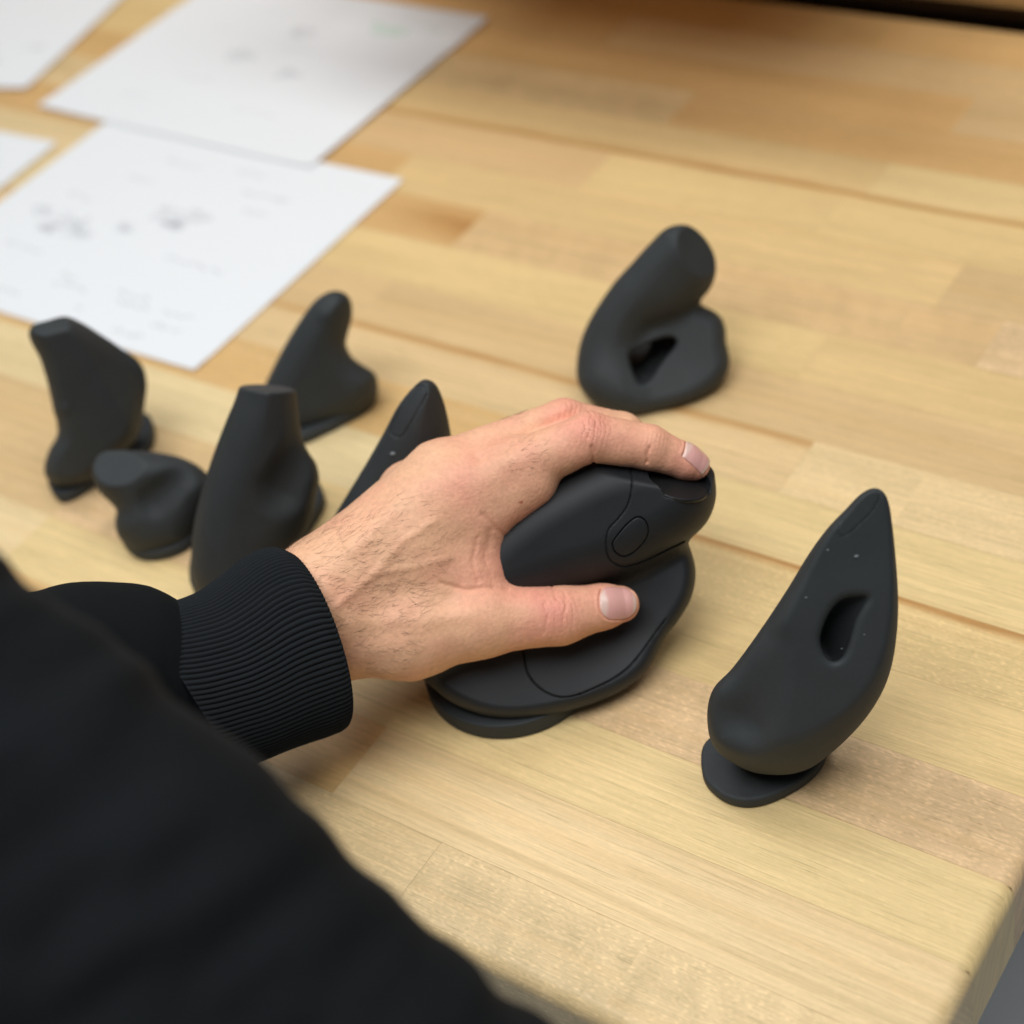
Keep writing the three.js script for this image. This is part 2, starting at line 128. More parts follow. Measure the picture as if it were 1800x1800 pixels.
// a lamella: box with splits near the rounded edges of the top
function lamella(u0, u1, v0, v1, strip, offset, flip) {
  const near = (a, b) => Math.abs(a - b) < 1e-6, R = TOP.r;
  const rightEnd = near(u1, TOP.u1), front = near(v0, TOP.v0);
  const g = 0.00006, a0 = u0 + g, a1 = rightEnd ? u1 : u1 - g, b0 = front ? v0 : v0 + g, b1 = v1 - g;
  const us = [a0], vs = [b0], ys = [-TOP.th];
  if (rightEnd) { for (let i = 0; i <= 5; i++) us.push(a1 - R + R * i / 5); } else us.push(a1);
  if (front) for (let i = 1; i <= 6; i++) vs.push(b0 + R * i / 6);
  vs.push(b1);
  if (rightEnd || front) { for (let i = 0; i <= 5; i++) ys.push(-R + R * i / 5); } else ys.push(0);
  const geo = new THREE.BoxGeometry(1, 1, 1, us.length - 1, ys.length - 1, vs.length - 1);
  const p = geo.attributes.position, nn = geo.attributes.normal, uv = geo.attributes.uv;
  for (let i = 0; i < p.count; i++) {
    let u = us[Math.round((p.getX(i) + 0.5) * (us.length - 1))], y = ys[Math.round((p.getY(i) + 0.5) * (ys.length - 1))], v = vs[Math.round((0.5 - p.getZ(i)) * (vs.length - 1))];
    const face = Math.abs(nn.getX(i)) > 0.5 ? 0 : Math.abs(nn.getY(i)) > 0.5 ? 1 : 2;
    const su = u, sv = v, sy = y;
    if (rightEnd || front) {
      const iu = rightEnd ? Math.min(u, TOP.u1 - R) : u, iv = front ? Math.max(v, TOP.v0 + R) : v, iy = y < 0 && y >= -R - 1e-9 ? Math.min(y, -R) : Math.min(y, -R);
      const d = new THREE.Vector3(u - iu, y - iy, v - iv);
      if (y >= -R - 1e-9 && d.length() > 1e-7) {
        const onEnd = rightEnd && near(u, TOP.u1) || front && near(v, TOP.v0) || near(y, 0);
        if (onEnd && (u > iu || v < iv)) { d.normalize(); u = iu + d.x * R; y = iy + d.y * R; v = iv + d.z * R; nn.setXYZ(i, d.x, d.y, -d.z); }
      }
    }
    p.setXYZ(i, u - TOP.u0, y, -(v - TOP.v0));
    let tu, tv;
    const f = flip ? 1 - (sv - v0) / (v1 - v0) : (sv - v0) / (v1 - v0);
    if (face === 1) { tu = (su - u0) + offset; tv = f; }
    else if (face === 2) { tu = (su - u0) + offset; tv = clamp(-sy / TOP.th, 0, 1) * 0.9; }
    else { tu = offset + (-sy) * 1.2 + (sv - v0) * 0.5; tv = clamp(f * 0.6 + (-sy / TOP.th) * 0.3, 0, 1); }
    uv.setXY(i, tu / 0.7, (strip + 0.03 + 0.94 * clamp(tv, 0, 1)) / STRIPS);
  }
  return geo;
}
// rows across the bench with the end joints the photograph shows (metres along U) and the look of the pieces between them
const ROW = 0.0418;
const known = {
  0: [[-0.36], [0, 12]], 1: [[-0.421], [6, 1]], 2: [[], [4]], 3: [[], [8]], 4: [[-0.60], [3, 5]],
  5: [[-0.52], [15, 13]], 6: [[-0.47], [7, 4]], 7: [[-0.328, -0.70], [2, 10, 0]], 8: [[-0.78], [1, 3]], 9: [[-0.36, -0.80], [15, 5, 4]],
  10: [[-0.277, -0.620], [0, 11, 14, 8]], 11: [[-0.317, -0.71], [7, 4, 3]], 12: [[-0.576], [3, 5]], 13: [[-0.40, -0.86], [6, 9, 9]],
  14: [[-0.56], [14, 7]], 15: [[-0.38], [6, 3]], 16: [[-0.66], [7, 2]], 17: [[-0.5], [6, 6]],
};
for (let r = 0; r < 18; r++) {
  const v0 = r === 0 ? TOP.v0 : 0.2527 + ROW * r, v1 = r === 17 ? TOP.v1 : 0.2527 + ROW * (r + 1);
  const [joints, looks] = known[r];
  const cuts = [...joints].sort((a, b) => a - b);
  let left = cuts.length ? cuts[0] : TOP.u1 - 0.55; if (!cuts.length) cuts.push(left);
  while (left > TOP.u0 + 0.25) { left -= 0.22 + 0.3 * rnd(); if (left > TOP.u0 + 0.08) cuts.unshift(left); }
  const edges = [TOP.u0, ...cuts, TOP.u1], n = edges.length - 1;
  for (let i = 0; i < n; i++) {
    const k = i - (n - looks.length);
    const strip = k >= 0 ? looks[k] : [0, 1, 2, 3, 4, 5, 7, 12, 14, 15][Math.floor(rnd() * 10)];
    let off = rnd() * 0.7; if (strip === 11) off = 0.6 - (edges[i + 1] - edges[i]) - 0.0; if (strip === 10) off = 0.38 - (edges[i + 1] - edges[i]); if (strip === 9 || strip === 13) off = 0.05;
    mk('board', lamella(edges[i], edges[i + 1], v0, v1, strip, off, strip < 9 && rnd() < 0.5), woodTints[Math.floor(rnd() * woodTints.length)], benchTop);
  }
}
const steel = new THREE.MeshStandardMaterial({ color: 0x3d4248, roughness: 0.55, metalness: 0.3 });
for (const [x, z] of [[0.08, -0.07], [1.74, -0.07], [0.08, -0.68], [1.74, -0.68]]) { const g = new THREE.BoxGeometry(0.06, 0.836, 0.06); g.translate(x, -0.0445 - 0.418, z); mk('leg', g, steel, benchTop); }

// ---------------------------------------------------------------- floor, rail and added shade boards behind the bench
const floorMat = new THREE.MeshStandardMaterial({ color: 0xd4dbe1, roughness: 0.7 });
{ const g = new THREE.BoxGeometry(6, 0.02, 6); const f = mk('floor', g, floorMat); f.position.set(-0.3, -0.891, -0.6); f.rotation.y = BENCH_TURN; tag(f, 'plain grey floor beyond the end of the bench', null, null, 'structure'); }
const railWood = new THREE.MeshStandardMaterial({ color: 0xe6d6c0, map: woodMap, bumpMap: woodBump, bumpScale: 0.0001, roughness: 0.5 });
function plank(w, h, d, strip) {
  const g = new THREE.BoxGeometry(w, h, d); const p = g.attributes.position, n = g.attributes.normal, uv = g.attributes.uv;
  for (let i = 0; i < p.count; i++) { const t = Math.abs(n.getY(i)) > 0.5 ? p.getZ(i) / d + 0.5 : p.getY(i) / h + 0.5; uv.setXY(i, p.getX(i) / 0.7, (strip + 0.03 + 0.94 * t) / STRIPS); }
  return g;
}
{
  const gapShadeMat = new THREE.MeshStandardMaterial({ color: 0x5a4632, roughness: 0.8 });  // brown picked for how dark the shaded gap looks
  const s = grp('bench_shelf', bench(-1.0, 1.02, 0)); s.rotation.y = BENCH_TURN;
  tag(s, 'wooden back rail along the far side of the bench with added shade boards', 'shelf');
  const rail = mk('back_rail', plank(1.9, 0.293, 0.03, 6), railWood, s); rail.position.set(0.05, 0.1535, -0.022);
  const back = mk('added_back_board', plank(1.9, 0.40, 0.02, 3), railWood, s); back.position.set(0.05, 0.10, -0.10);  // added board closing the gap behind the rail, keeps it dark
  const lid = mk('added_top_board', plank(1.9, 0.02, 0.11, 0), railWood, s); lid.position.set(0.05, 0.3105, -0.055);  // added lid that shuts light out of the gap
  const channel = mk('channel', new THREE.BoxGeometry(1.9, 0.012, 0.10), gapShadeMat, s); channel.position.set(0.05, -0.054, -0.038);  // added floor under the gap, so the slot reads as shade
  for (const x of [-0.86, 0.93]) { const u = mk('upright', plank(0.05, 1.3, 0.03, 3), railWood, s); u.position.set(x, -0.24, -0.126); }
  const sh = mk('added_shade_board', plank(0.40, 0.025, 0.215, 3), railWood, s); sh.position.set(0.36, 0.20, 0.108);  // unseen board, placed and sized to cast shade on the far bench top
}

// ---------------------------------------------------------------- sheets of paper
function scribble(kind) {
  const W = 1024, H = 792, c = document.createElement('canvas'); c.width = W; c.height = H;
  const x = c.getContext('2d'); x.fillStyle = '#eceff0'; x.fillRect(0, 0, W, H);
  seed = 91 + kind * 17;
  const loop = (cx, cy, rx, ry, col, lw = 3, n = 2) => {
    x.strokeStyle = col; x.lineWidth = lw;
    for (let k = 0; k < n; k++) { x.beginPath(); for (let i = 0; i <= 40; i++) { const a = i / 40 * 6.5 + k, q = 1 + 0.12 * Math.sin(3 * a + k * 2 + cx); x[i ? 'lineTo' : 'moveTo'](cx + Math.cos(a) * rx * q, cy + Math.sin(a) * ry * q); } x.stroke(); }
  };
  const jot = (x0, y0, len, h, col, lw = 2.5) => { x.strokeStyle = col; x.lineWidth = lw; x.beginPath(); let px = x0; x.moveTo(px, y0); while (px < x0 + len) { px += 5 + 7 * rnd(); x.lineTo(px, y0 + (rnd() - 0.5) * h * 2); } x.stroke(); };
  const g = 'rgba(95,98,104,0.40)', l = 'rgba(110,113,118,0.26)', gr = 'rgba(110,200,135,0.5)';
  const words = (x0, y0, n, h, col) => { let px = x0; for (let i = 0; i < n; i++) { const len = 18 + 40 * rnd(); jot(px, y0 + 4 * (rnd() - 0.5), len, h, col, 2.6); px += len + 12; } };
  const rough = (cx, cy, r, col) => { for (let i = 0; i < 9; i++) { x.strokeStyle = col; x.lineWidth = 2 + 2 * rnd(); x.beginPath(); const a = 6.3 * rnd(); x.moveTo(cx + r * Math.cos(a), cy + 0.6 * r * Math.sin(a)); x.quadraticCurveTo(cx + r * 1.3 * (rnd() - 0.5), cy + r * (rnd() - 0.5), cx + r * Math.cos(a + 1.4 + rnd()), cy + 0.6 * r * Math.sin(a + 1.4 + rnd())); x.stroke(); } };
  if (kind === 0) {                                                        // front sheet: rows of notes round small rough sketches
    for (const [a, b, n] of [[330, 120, 3], [560, 100, 2], [640, 175, 3], [270, 215, 2], [700, 240, 2], [160, 330, 2], [640, 470, 4], [160, 560, 3], [420, 620, 2], [430, 650, 2], [620, 620, 2], [640, 650, 2], [560, 705, 1], [790, 640, 2], [800, 690, 2], [720, 740, 2], [110, 660, 2], [250, 720, 3]]) words(a, b, n, 9, g);
    rough(520, 320, 62, l); rough(560, 350, 40, g); rough(600, 300, 46, l); rough(270, 430, 70, l); rough(330, 460, 52, l); rough(230, 470, 40, g); rough(440, 400, 36, l); rough(150, 420, 40, l);
  } else if (kind === 1) {
    jot(700, 120, 150, 16, gr, 5); jot(720, 150, 110, 14, gr, 5); jot(880, 100, 50, 12, gr, 5);
    for (const [a, b, n] of [[300, 140, 3], [220, 260, 2], [520, 300, 3], [300, 520, 3], [600, 620, 3], [200, 650, 2]]) words(a, b, n, 7, l);
    rough(420, 380, 60, l); rough(640, 430, 50, l); rough(520, 220, 44, l);
  } else if (kind === 2) { rough(500, 400, 90, l); words(300, 200, 4, 9, g); words(200, 620, 4, 9, l); words(700, 120, 3, 9, g); }
  else { jot(760, 640, 60, 12, g, 5); jot(860, 560, 70, 12, g, 5); rough(400, 300, 90, l); words(300, 600, 3, 8, l); }
  const t = new THREE.CanvasTexture(c); t.colorSpace = THREE.SRGBColorSpace; t.anisotropy = 4; return t;
}
function paper(kind, name, u, v, turn, lift, label) {                      // u, v = centre of the sheet
  const w = 0.2794, d = 0.2159, geo = new THREE.BoxGeometry(w, 0.00012, d, 40, 1, 30), p = geo.attributes.position;
  for (let i = 0; i < p.count; i++) {
    const x = p.getX(i), z = p.getZ(i), ex = Math.abs(x) / (w / 2), ez = Math.abs(z) / (d / 2);
    const up = 0.0007 * (0.5 + 0.5 * noise(x * 9, z * 9, kind * 4)) + 0.0007 * Math.pow(ex, 6) * (noise(z * 7, kind) > 0 ? 1 : 0.4) + 0.0004 * Math.pow(ez, 8);
    p.setY(i, p.getY(i) + up + lift);
  }
  geo.computeVertexNormals();
  const m = mk(name, geo, new THREE.MeshStandardMaterial({ map: scribble(kind), roughness: 0.85 }));
  m.position.copy(bench(u, v, 0.0004)); m.rotation.y = BENCH_TURN + turn;
  tag(m, label, 'paper', 'sketch sheets on the bench');
}
paper(0, 'paper_sheet', -0.8365, 0.617, rad(0), 0, 'white sheet of pencil sketches lying nearest, its corner behind the black grips');
paper(1, 'paper_sheet_001', -0.9085, 0.826, rad(-1), 0.0013, 'large white sheet with green notes in its far corner');
paper(2, 'paper_sheet_002', -1.129, 0.572, rad(2), 0.0004, 'white sheet of which only one corner shows at the left edge');
paper(3, 'paper_sheet_003', -1.243, 0.815, rad(12), 0.0010, 'white sheet in the far left corner with two grey marks by its edge');
console.log('bench', performance.now() - T0);

// ---------------------------------------------------------------- meshing of distance fields (surface nets, millimetres in, metres out)
function meshSDF(f, lo, hi, h, opt = {}) {
  const B = 8, lip = opt.lip || 1.6;
  const nb = [0, 1, 2].map((i) => Math.ceil((hi[i] - lo[i]) / (h * B))), n = nb.map((q) => q * B + 1);
  const sx = 1, sy = n[0], sz = n[0] * n[1], total = n[0] * n[1] * n[2];
  const val = new Float32Array(total).fill(NaN), vid = new Int32Array(total).fill(-1);
  const X = (i) => lo[0] + i * h, Y = (j) => lo[1] + j * h, Z = (k) => lo[2] + k * h;
  const act = [], reach = lip * B * h * 0.8661;
  for (let c = 0; c < nb[2]; c++) for (let b = 0; b < nb[1]; b++) for (let a = 0; a < nb[0]; a++)
    if (Math.abs(f(X((a + 0.5) * B), Y((b + 0.5) * B), Z((c + 0.5) * B))) <= reach) act.push([a * B, b * B, c * B]);
  const get = (i, j, k) => { const q = i + j * sy + k * sz; let v = val[q]; if (v !== v) v = val[q] = f(X(i), Y(j), Z(k)); return v; };
  const P = [];
  const co = new Float32Array(8);
  for (const [a, b, c] of act) for (let k = c; k < c + B; k++) for (let j = b; j < b + B; j++) for (let i = a; i < a + B; i++) {
    let m = 0; for (let q = 0; q < 8; q++) { co[q] = get(i + (q & 1), j + ((q >> 1) & 1), k + (q >> 2)); if (co[q] < 0) m |= 1 << q; }
    if (m === 0 || m === 255) continue;
    let x = 0, y = 0, z = 0, e = 0;
    for (let q = 0; q < 8; q++) for (let d = 1; d < 8; d <<= 1) { if (q & d) continue; const r = q | d; if ((co[q] < 0) === (co[r] < 0)) continue; const t = co[q] / (co[q] - co[r]); x += (q & 1) + (d === 1 ? t : 0); y += ((q >> 1) & 1) + (d === 2 ? t : 0); z += (q >> 2) + (d === 4 ? t : 0); e++; }
    vid[i + j * sy + k * sz] = P.length / 3;
    P.push(X(i + x / e), Y(j + y / e), Z(k + z / e));
  }
  const I = [];
  const quad = (a, b, c, d, s) => { if (a < 0 || b < 0 || c < 0 || d < 0) return; if (s) I.push(a, b, c, a, c, d); else I.push(a, c, b, a, d, c); };
  for (const [a, b, c] of act) for (let k = c; k < c + B; k++) for (let j = b; j < b + B; j++) for (let i = a; i < a + B; i++) {
    const q = i + j * sy + k * sz; if (vid[q] < 0) continue;
    const v0 = val[q] < 0;
    if (j > 0 && k > 0 && v0 !== (get(i + 1, j, k) < 0)) quad(vid[q], vid[q - sy], vid[q - sy - sz], vid[q - sz], v0);
    if (i > 0 && k > 0 && v0 !== (get(i, j + 1, k) < 0)) quad(vid[q], vid[q - sz], vid[q - 1 - sz], vid[q - 1], v0);
    if (i > 0 && j > 0 && v0 !== (get(i, j, k + 1) < 0)) quad(vid[q], vid[q - 1], vid[q - 1 - sy], vid[q - sy], v0);
  }
  const N = P.length / 3, pos = new Float32Array(N * 3), nor = new Float32Array(N * 3), col = opt.color ? new Float32Array(N * 3) : null, e = (opt.eps || 0.6) * h;
  const grad = (x, y, z) => { const gx = f(x + e, y, z) - f(x - e, y, z), gy = f(x, y + e, z) - f(x, y - e, z), gz = f(x, y, z + e) - f(x, y, z - e), l = Math.hypot(gx, gy, gz) || 1e-9; return [gx / l, gy / l, gz / l, l / (2 * e)]; };
  for (let i = 0; i < N; i++) {
    let x = P[i * 3], y = P[i * 3 + 1], z = P[i * 3 + 2], g = grad(x, y, z);
    const d = clamp(f(x, y, z) / Math.max(g[3], 0.3), -0.5 * h, 0.5 * h);
    x -= g[0] * d; y -= g[1] * d; z -= g[2] * d;
    pos[i * 3] = x * 0.001; pos[i * 3 + 1] = y * 0.001; pos[i * 3 + 2] = z * 0.001;
    nor[i * 3] = g[0]; nor[i * 3 + 1] = g[1]; nor[i * 3 + 2] = g[2];
    if (col) { const c = opt.color(x, y, z, g); col[i * 3] = c[0]; col[i * 3 + 1] = c[1]; col[i * 3 + 2] = c[2]; }
  }
  const geo = new THREE.BufferGeometry();
  geo.setAttribute('position', new THREE.BufferAttribute(pos, 3));
  geo.setAttribute('normal', new THREE.BufferAttribute(nor, 3));
  if (col) geo.setAttribute('color', new THREE.BufferAttribute(col, 3));
  geo.setIndex(new THREE.BufferAttribute(new Uint32Array(I), 1));
  return geo;
}
// a closed outline as a smoothed 2-D distance field
function outline(pts, pad = 30, res = 1, blur = 1) {
  const c = new THREE.CatmullRomCurve3(pts.map(([a, b]) => new THREE.Vector3(a, b, 0)), true, 'centripetal').getPoints(Math.max(90, pts.length * 5)).map((q) => [q.x, q.y]); c.pop();
  const xs = c.map((q) => q[0]), ys = c.map((q) => q[1]), x0 = Math.min(...xs) - pad, y0 = Math.min(...ys) - pad;
  const nx = Math.ceil((Math.max(...xs) + pad - x0) / res) + 1, ny = Math.ceil((Math.max(...ys) + pad - y0) / res) + 1;
  let g = new Float32Array(nx * ny);
  for (let j = 0; j < ny; j++) for (let i = 0; i < nx; i++) {
    const px = x0 + i * res, py = y0 + j * res; let d = 1e18, inside = false;
    for (let a = 0, b = c.length - 1; a < c.length; b = a++) {
      const ax = c[b][0], ay = c[b][1], ex = c[a][0] - ax, ey = c[a][1] - ay, wx = px - ax, wy = py - ay;
      const t = clamp((wx * ex + wy * ey) / (ex * ex + ey * ey + 1e-12), 0, 1), qx = wx - ex * t, qy = wy - ey * t; d = Math.min(d, qx * qx + qy * qy);
      if ((c[a][1] > py) !== (c[b][1] > py) && px < (c[b][0] - c[a][0]) * (py - c[a][1]) / (c[b][1] - c[a][1]) + c[a][0]) inside = !inside;
    }
    g[j * nx + i] = inside ? -Math.sqrt(d) : Math.sqrt(d);
  }
  for (let n = 0; n < blur; n++) { const s = g.slice(); for (let j = 1; j < ny - 1; j++) for (let i = 1; i < nx - 1; i++) { const q = j * nx + i; g[q] = (4 * s[q] + 2 * (s[q - 1] + s[q + 1] + s[q - nx] + s[q + nx]) + s[q - nx - 1] + s[q - nx + 1] + s[q + nx - 1] + s[q + nx + 1]) / 16; } }
  const fn = (x, y) => {
    let a = (x - x0) / res, b = (y - y0) / res, far = 0;
    if (a < 1) { far = Math.max(far, 1 - a); a = 1; } if (b < 1) { far = Math.max(far, 1 - b); b = 1; } if (a > nx - 2.01) { far = Math.max(far, a - nx + 2.01); a = nx - 2.01; } if (b > ny - 2.01) { far = Math.max(far, b - ny + 2.01); b = ny - 2.01; }
    const i = Math.round(a), j = Math.round(b), s = a - i, t = b - j;
    const wx = [0.5 * (0.5 - s) * (0.5 - s), 0.75 - s * s, 0.5 * (0.5 + s) * (0.5 + s)], wy = [0.5 * (0.5 - t) * (0.5 - t), 0.75 - t * t, 0.5 * (0.5 + t) * (0.5 + t)];
    let v = 0; for (let n = 0; n < 3; n++) { const q = (j + n - 1) * nx + i; v += wy[n] * (wx[0] * g[q - 1] + wx[1] * g[q] + wx[2] * g[q + 1]); }
    return v + far * res;
  };
  fn.box = [x0, y0, x0 + (nx - 1) * res, y0 + (ny - 1) * res];
  return fn;
}
// rounded body: outline d2, thickness T either side of the middle, rounded over a width e
const puff = (d2, dw, T, e) => { const a = Math.max(0, 1 + d2 / e), b = Math.abs(dw) / T; return (Math.sqrt(a * a + b * b) - 1) * Math.min(e, T); };
const carve = (f, d2, half, depth) => Math.max(f, Math.min(half - Math.abs(d2), f + depth));
const capsule = (x, y, z, b) => {                                          // b: ax ay az ra bx by bz rb
  const ex = b[4] - b[0], ey = b[5] - b[1], ez = b[6] - b[2], wx = x - b[0], wy = y - b[1], wz = z - b[2];
  const t = clamp((wx * ex + wy * ey + wz * ez) / (ex * ex + ey * ey + ez * ez), 0, 1), qx = wx - ex * t, qy = wy - ey * t, qz = wz - ez * t;
  return Math.sqrt(qx * qx + qy * qy + qz * qz) - (b[3] + (b[7] - b[3]) * t);
};
function frameOf(d) {
  const { C, U, V, W } = d;
  return {
    to: (x, y, z) => { x -= C[0]; y -= C[1]; z -= C[2]; return [x * U[0] + y * U[1] + z * U[2], x * V[0] + y * V[1] + z * V[2], x * W[0] + y * W[1] + z * W[2]]; },
    from: (u, v, w) => [C[0] + u * U[0] + v * V[0] + w * W[0], C[1] + u * U[1] + v * V[1] + w * W[1], C[2] + u * U[2] + v * V[2] + w * W[2]],
  };
}
function boxOf(fr, d2s, w0, w1, floor = -1) {
  const lo = [1e9, 1e9, 1e9], hi = [-1e9, -1e9, -1e9];
  for (const d2 of d2s) { const [a, b, c, d] = d2.box, m = 26; for (const u of [a + m, c - m]) for (const v of [b + m, d - m]) for (const w of [w0, w1]) fr.from(u, v, w).forEach((q, i) => { lo[i] = Math.min(lo[i], q); hi[i] = Math.max(hi[i], q); }); }
  lo[1] = Math.max(lo[1], floor); return [lo, hi];
}
// ---------------------------------------------------------------- black grip prototypes
function gripMat(c, r) { return new THREE.MeshPhysicalMaterial({ color: new THREE.Color().setRGB(...c), roughness: r, specularIntensity: 0.7, vertexColors: true }); }
const scuff = (x, y, z) => { const m = 1 + 0.22 * fbm(x * 0.05, y * 0.05, z * 0.05, 3) + 0.10 * noise(x * 0.9, y * 0.9, z * 0.9) + 0.5 * Math.max(0, noise(x * 0.25, y * 0.25, z * 0.25) - 0.5); return [m, m, m]; };
const gripA = gripMat([0.0345, 0.0395, 0.041], 0.66), gripB = gripMat([0.031, 0.0355, 0.0375], 0.62), dustMat = new THREE.MeshStandardMaterial({ color: 0x6f7678, roughness: 0.9 });
function footPart(root, pts, h, mat, name = 'base_plate', cell = 1) {
  const d2 = outline(pts, 12, 1, 2), r = 1.6;
  const f = (x, y, z) => { const a = d2(x, z) + r, b = Math.abs(y - h / 2 - 0.1) - h / 2 + r; return Math.min(Math.max(a, b), 0) + Math.hypot(Math.max(a, 0), Math.max(b, 0)) - r; };
  const [a, b, c, d] = d2.box;
  return mk(name, meshSDF(f, [a + 6, -3, b + 6], [c - 6, h + 3, d - 6], cell, { color: scuff }), mat, root);
}
function grip(name, key, label) {
  const d = DATA.devs[key], root = grp(name, new THREE.Vector3(...d.G).multiplyScalar(0.001));
  root.position.y = 0;
  tag(root, label, 'grip prototype', 'black grip prototypes on the bench');
  return [d, root, frameOf(d)];
}
function speck(root, fr, f, u, v, r) {                                     // a crumb of dust on the surface that faces the viewer
  let w = 80; for (; w > -80; w -= 0.2) { const p = fr.from(u, v, w); if (f(...p) < 0) break; }
  const g = new THREE.IcosahedronGeometry(r * 0.001, 1); const p = fr.from(u, v, w); g.scale(1.4, 0.7, 1); g.translate(p[0] * 0.001, p[1] * 0.001, p[2] * 0.001);
  mk('dust_speck', g, dustMat, root);
}
// ---- right-hand grip with the thumb hole
{
  const [d, root, fr] = grip('grip_prototype', 'right', 'black teardrop grip with a deep thumb hole, standing near the bench corner');
  const b2 = outline(d.body, 30, 1, 2), h2 = outline(d.hole, 20, 0.7, 1), k2 = outline(d.button, 20, 0.7, 1), PC = d.m.pc, G0 = d.m.g0, G1 = d.m.g1;
  const f = (x, y, z) => {
    const [u, v, w] = fr.to(x, y, z), mid = 0.58 * v - 3;
    let q = puff(b2(u, v), w - mid, w > mid ? 29 : 24, 24);
    q = smax(q, (w - mid - 19.5 + 0.10 * (u - PC[0]) + 0.16 * (v - PC[1])) * 0.9, 1.4);      // the flat facet round the thumb hole
    q = smax(q, -capsule(u, v, w, [G0[0], G0[1], 0.58 * G0[1] + 33, 15, G1[0], G1[1], 0.58 * G1[1] + 31, 17]), 7);     // finger scoop down the flank
    const hd = h2(u, v), fl = mid + 1 + 0.9 * (u - d.m.s5[0]);
    q = smax(q, -smax(hd, fl - w, 3), 3.5);
    if (w > mid) q = carve(q, k2(u, v), 0.3, 0.25);
    return smax(q, 4.5 - y, 1.5);
  };
  const [lo, hi] = boxOf(fr, [b2], -60, 75, 0);
  mk('body', meshSDF(f, lo, hi, 0.8, { color: scuff }), gripA, root);
  footPart(root, d.foot, 6, gripA);
  speck(root, fr, f, ...d.m.s1, 0.7); speck(root, fr, f, ...d.m.s2, 0.45); speck(root, fr, f, ...d.m.s3, 0.4); speck(root, fr, f, ...d.m.s4, 0.35); speck(root, fr, f, d.m.s5[0] + 2, d.m.s5[1] + 2, 0.5);
}
// ---- far grip with the cut-off end and a pocket
{
  const [d, root, fr] = grip('grip_prototype_001', 'far', 'black grip with slanted flat end and thumb pocket, alone beyond the hand');
  const a2 = outline(d.handle, 30, 1, 2), s2 = outline(d.shelf, 30, 1, 2), h2 = outline(d.hole, 20, 0.7, 1), F = d.m.face, H0 = d.m.pocket, n = new THREE.Vector3(0.70, 0.16, 0.68).normalize();
  const f = (x, y, z) => {
    const [u, v, w] = fr.to(x, y, z), mid = 4 + 0.45 * v - 0.375 * (v + 15 - Math.sqrt((v + 15) * (v + 15) + 200));
    let q = puff(a2(u, v), w - mid, 21, 19);
    q = smax(q, (u - F[0]) * n.x + (v - F[1]) * n.y + (w - 0.45 * F[1] - 4 - 19) * n.z, 0.8);
    const sm = 0 - 0.16 * v;
    q = smin(q, puff(s2(u, v), w - sm, 14, 9), 7);
    q = smax(q, -smax(h2(u, v), -8 + 0.5 * (u - H0[0]) - 0.25 * (v - H0[1]) - w, 2), 2);
    return smax(q, 2 - y, 1.5);
  };
  const [lo, hi] = boxOf(fr, [a2, s2], -50, 60, 0);
  mk('body', meshSDF(f, lo, hi, 1, { color: scuff }), gripA, root);
  footPart(root, d.foot, 6, gripA);
}
// ---- left-hand grips
{
  const [d, root, fr] = grip('grip_prototype_002', 'winged', 'black winged grip with a slanted flat top, farthest left beside the paper');
  const b2 = outline(d.body, 30, 1, 1), A = d.m.r0, E = d.m.r3, L = Math.hypot(E[0] - A[0], E[1] - A[1]), nx = -(E[1] - A[1]) / L, ny = (E[0] - A[0]) / L, em = d.m.em;
  const f = (x, y, z) => {
    const [u, v, w] = fr.to(x, y, z), mid = 0.5 * v + 2, s = (u - A[0]) * nx + (v - A[1]) * ny + 5 * Math.pow(clamp((A[1] - v) / 90, 0, 1), 2) * 0;
    const fold = Math.max(0, Math.sqrt(s * s + 0.8) + s) * 0.5;
    const T = w > mid ? Math.max(4, 22 - 1.05 * fold) : 19;
    let q = puff(b2(u, v), w - mid, T, 9.5);
    q = smax(q, (u - A[0]) * -0.22 + (v - A[1]) * 0.86 + (w - mid - 12) * 0.46, 0.8);
    const e2 = Math.hypot((u - em[0]) / 1.4, v - em[1]); q -= 0.7 * Math.exp(-e2 * e2 / 10);
    return smax(q, 4 - y, 1.5);
  };
  const [lo, hi] = boxOf(fr, [b2], -50, 60, 0);
  mk('body', meshSDF(f, lo, hi, 1, { color: scuff }), gripA, root); footPart(root, d.foot, 7, gripA);
}
{
  const [d, root, fr] = grip('grip_prototype_003', 'small', 'small squat black grip with a round blunt end, in front of the winged one');
  const b2 = outline(d.body, 30, 1, 1), F = d.m.face, n = new THREE.Vector3(-0.42, 0.30, 0.86).normalize(), P0 = d.m.g0, P1 = d.m.g1;
  const f = (x, y, z) => {
    const [u, v, w] = fr.to(x, y, z), mid = 0.35 * v + 2;
    let q = puff(b2(u, v), w - mid, 20, 15);
    q = smax(q, (u - F[0]) * n.x + (v - F[1]) * n.y + (w - 19.5) * n.z, 0.8);
    q = smax(q, -capsule(u, v, w, [P0[0], P0[1], 27 + 0.35 * P0[1], 8, P1[0], P1[1], 26 + 0.35 * P1[1], 6]), 6);
    return smax(q, 4 - y, 1.5);
  };
  const [lo, hi] = boxOf(fr, [b2], -50, 50, 0);
  mk('body', meshSDF(f, lo, hi, 1, { color: scuff }), gripA, root); footPart(root, d.foot, 7, gripA);
}
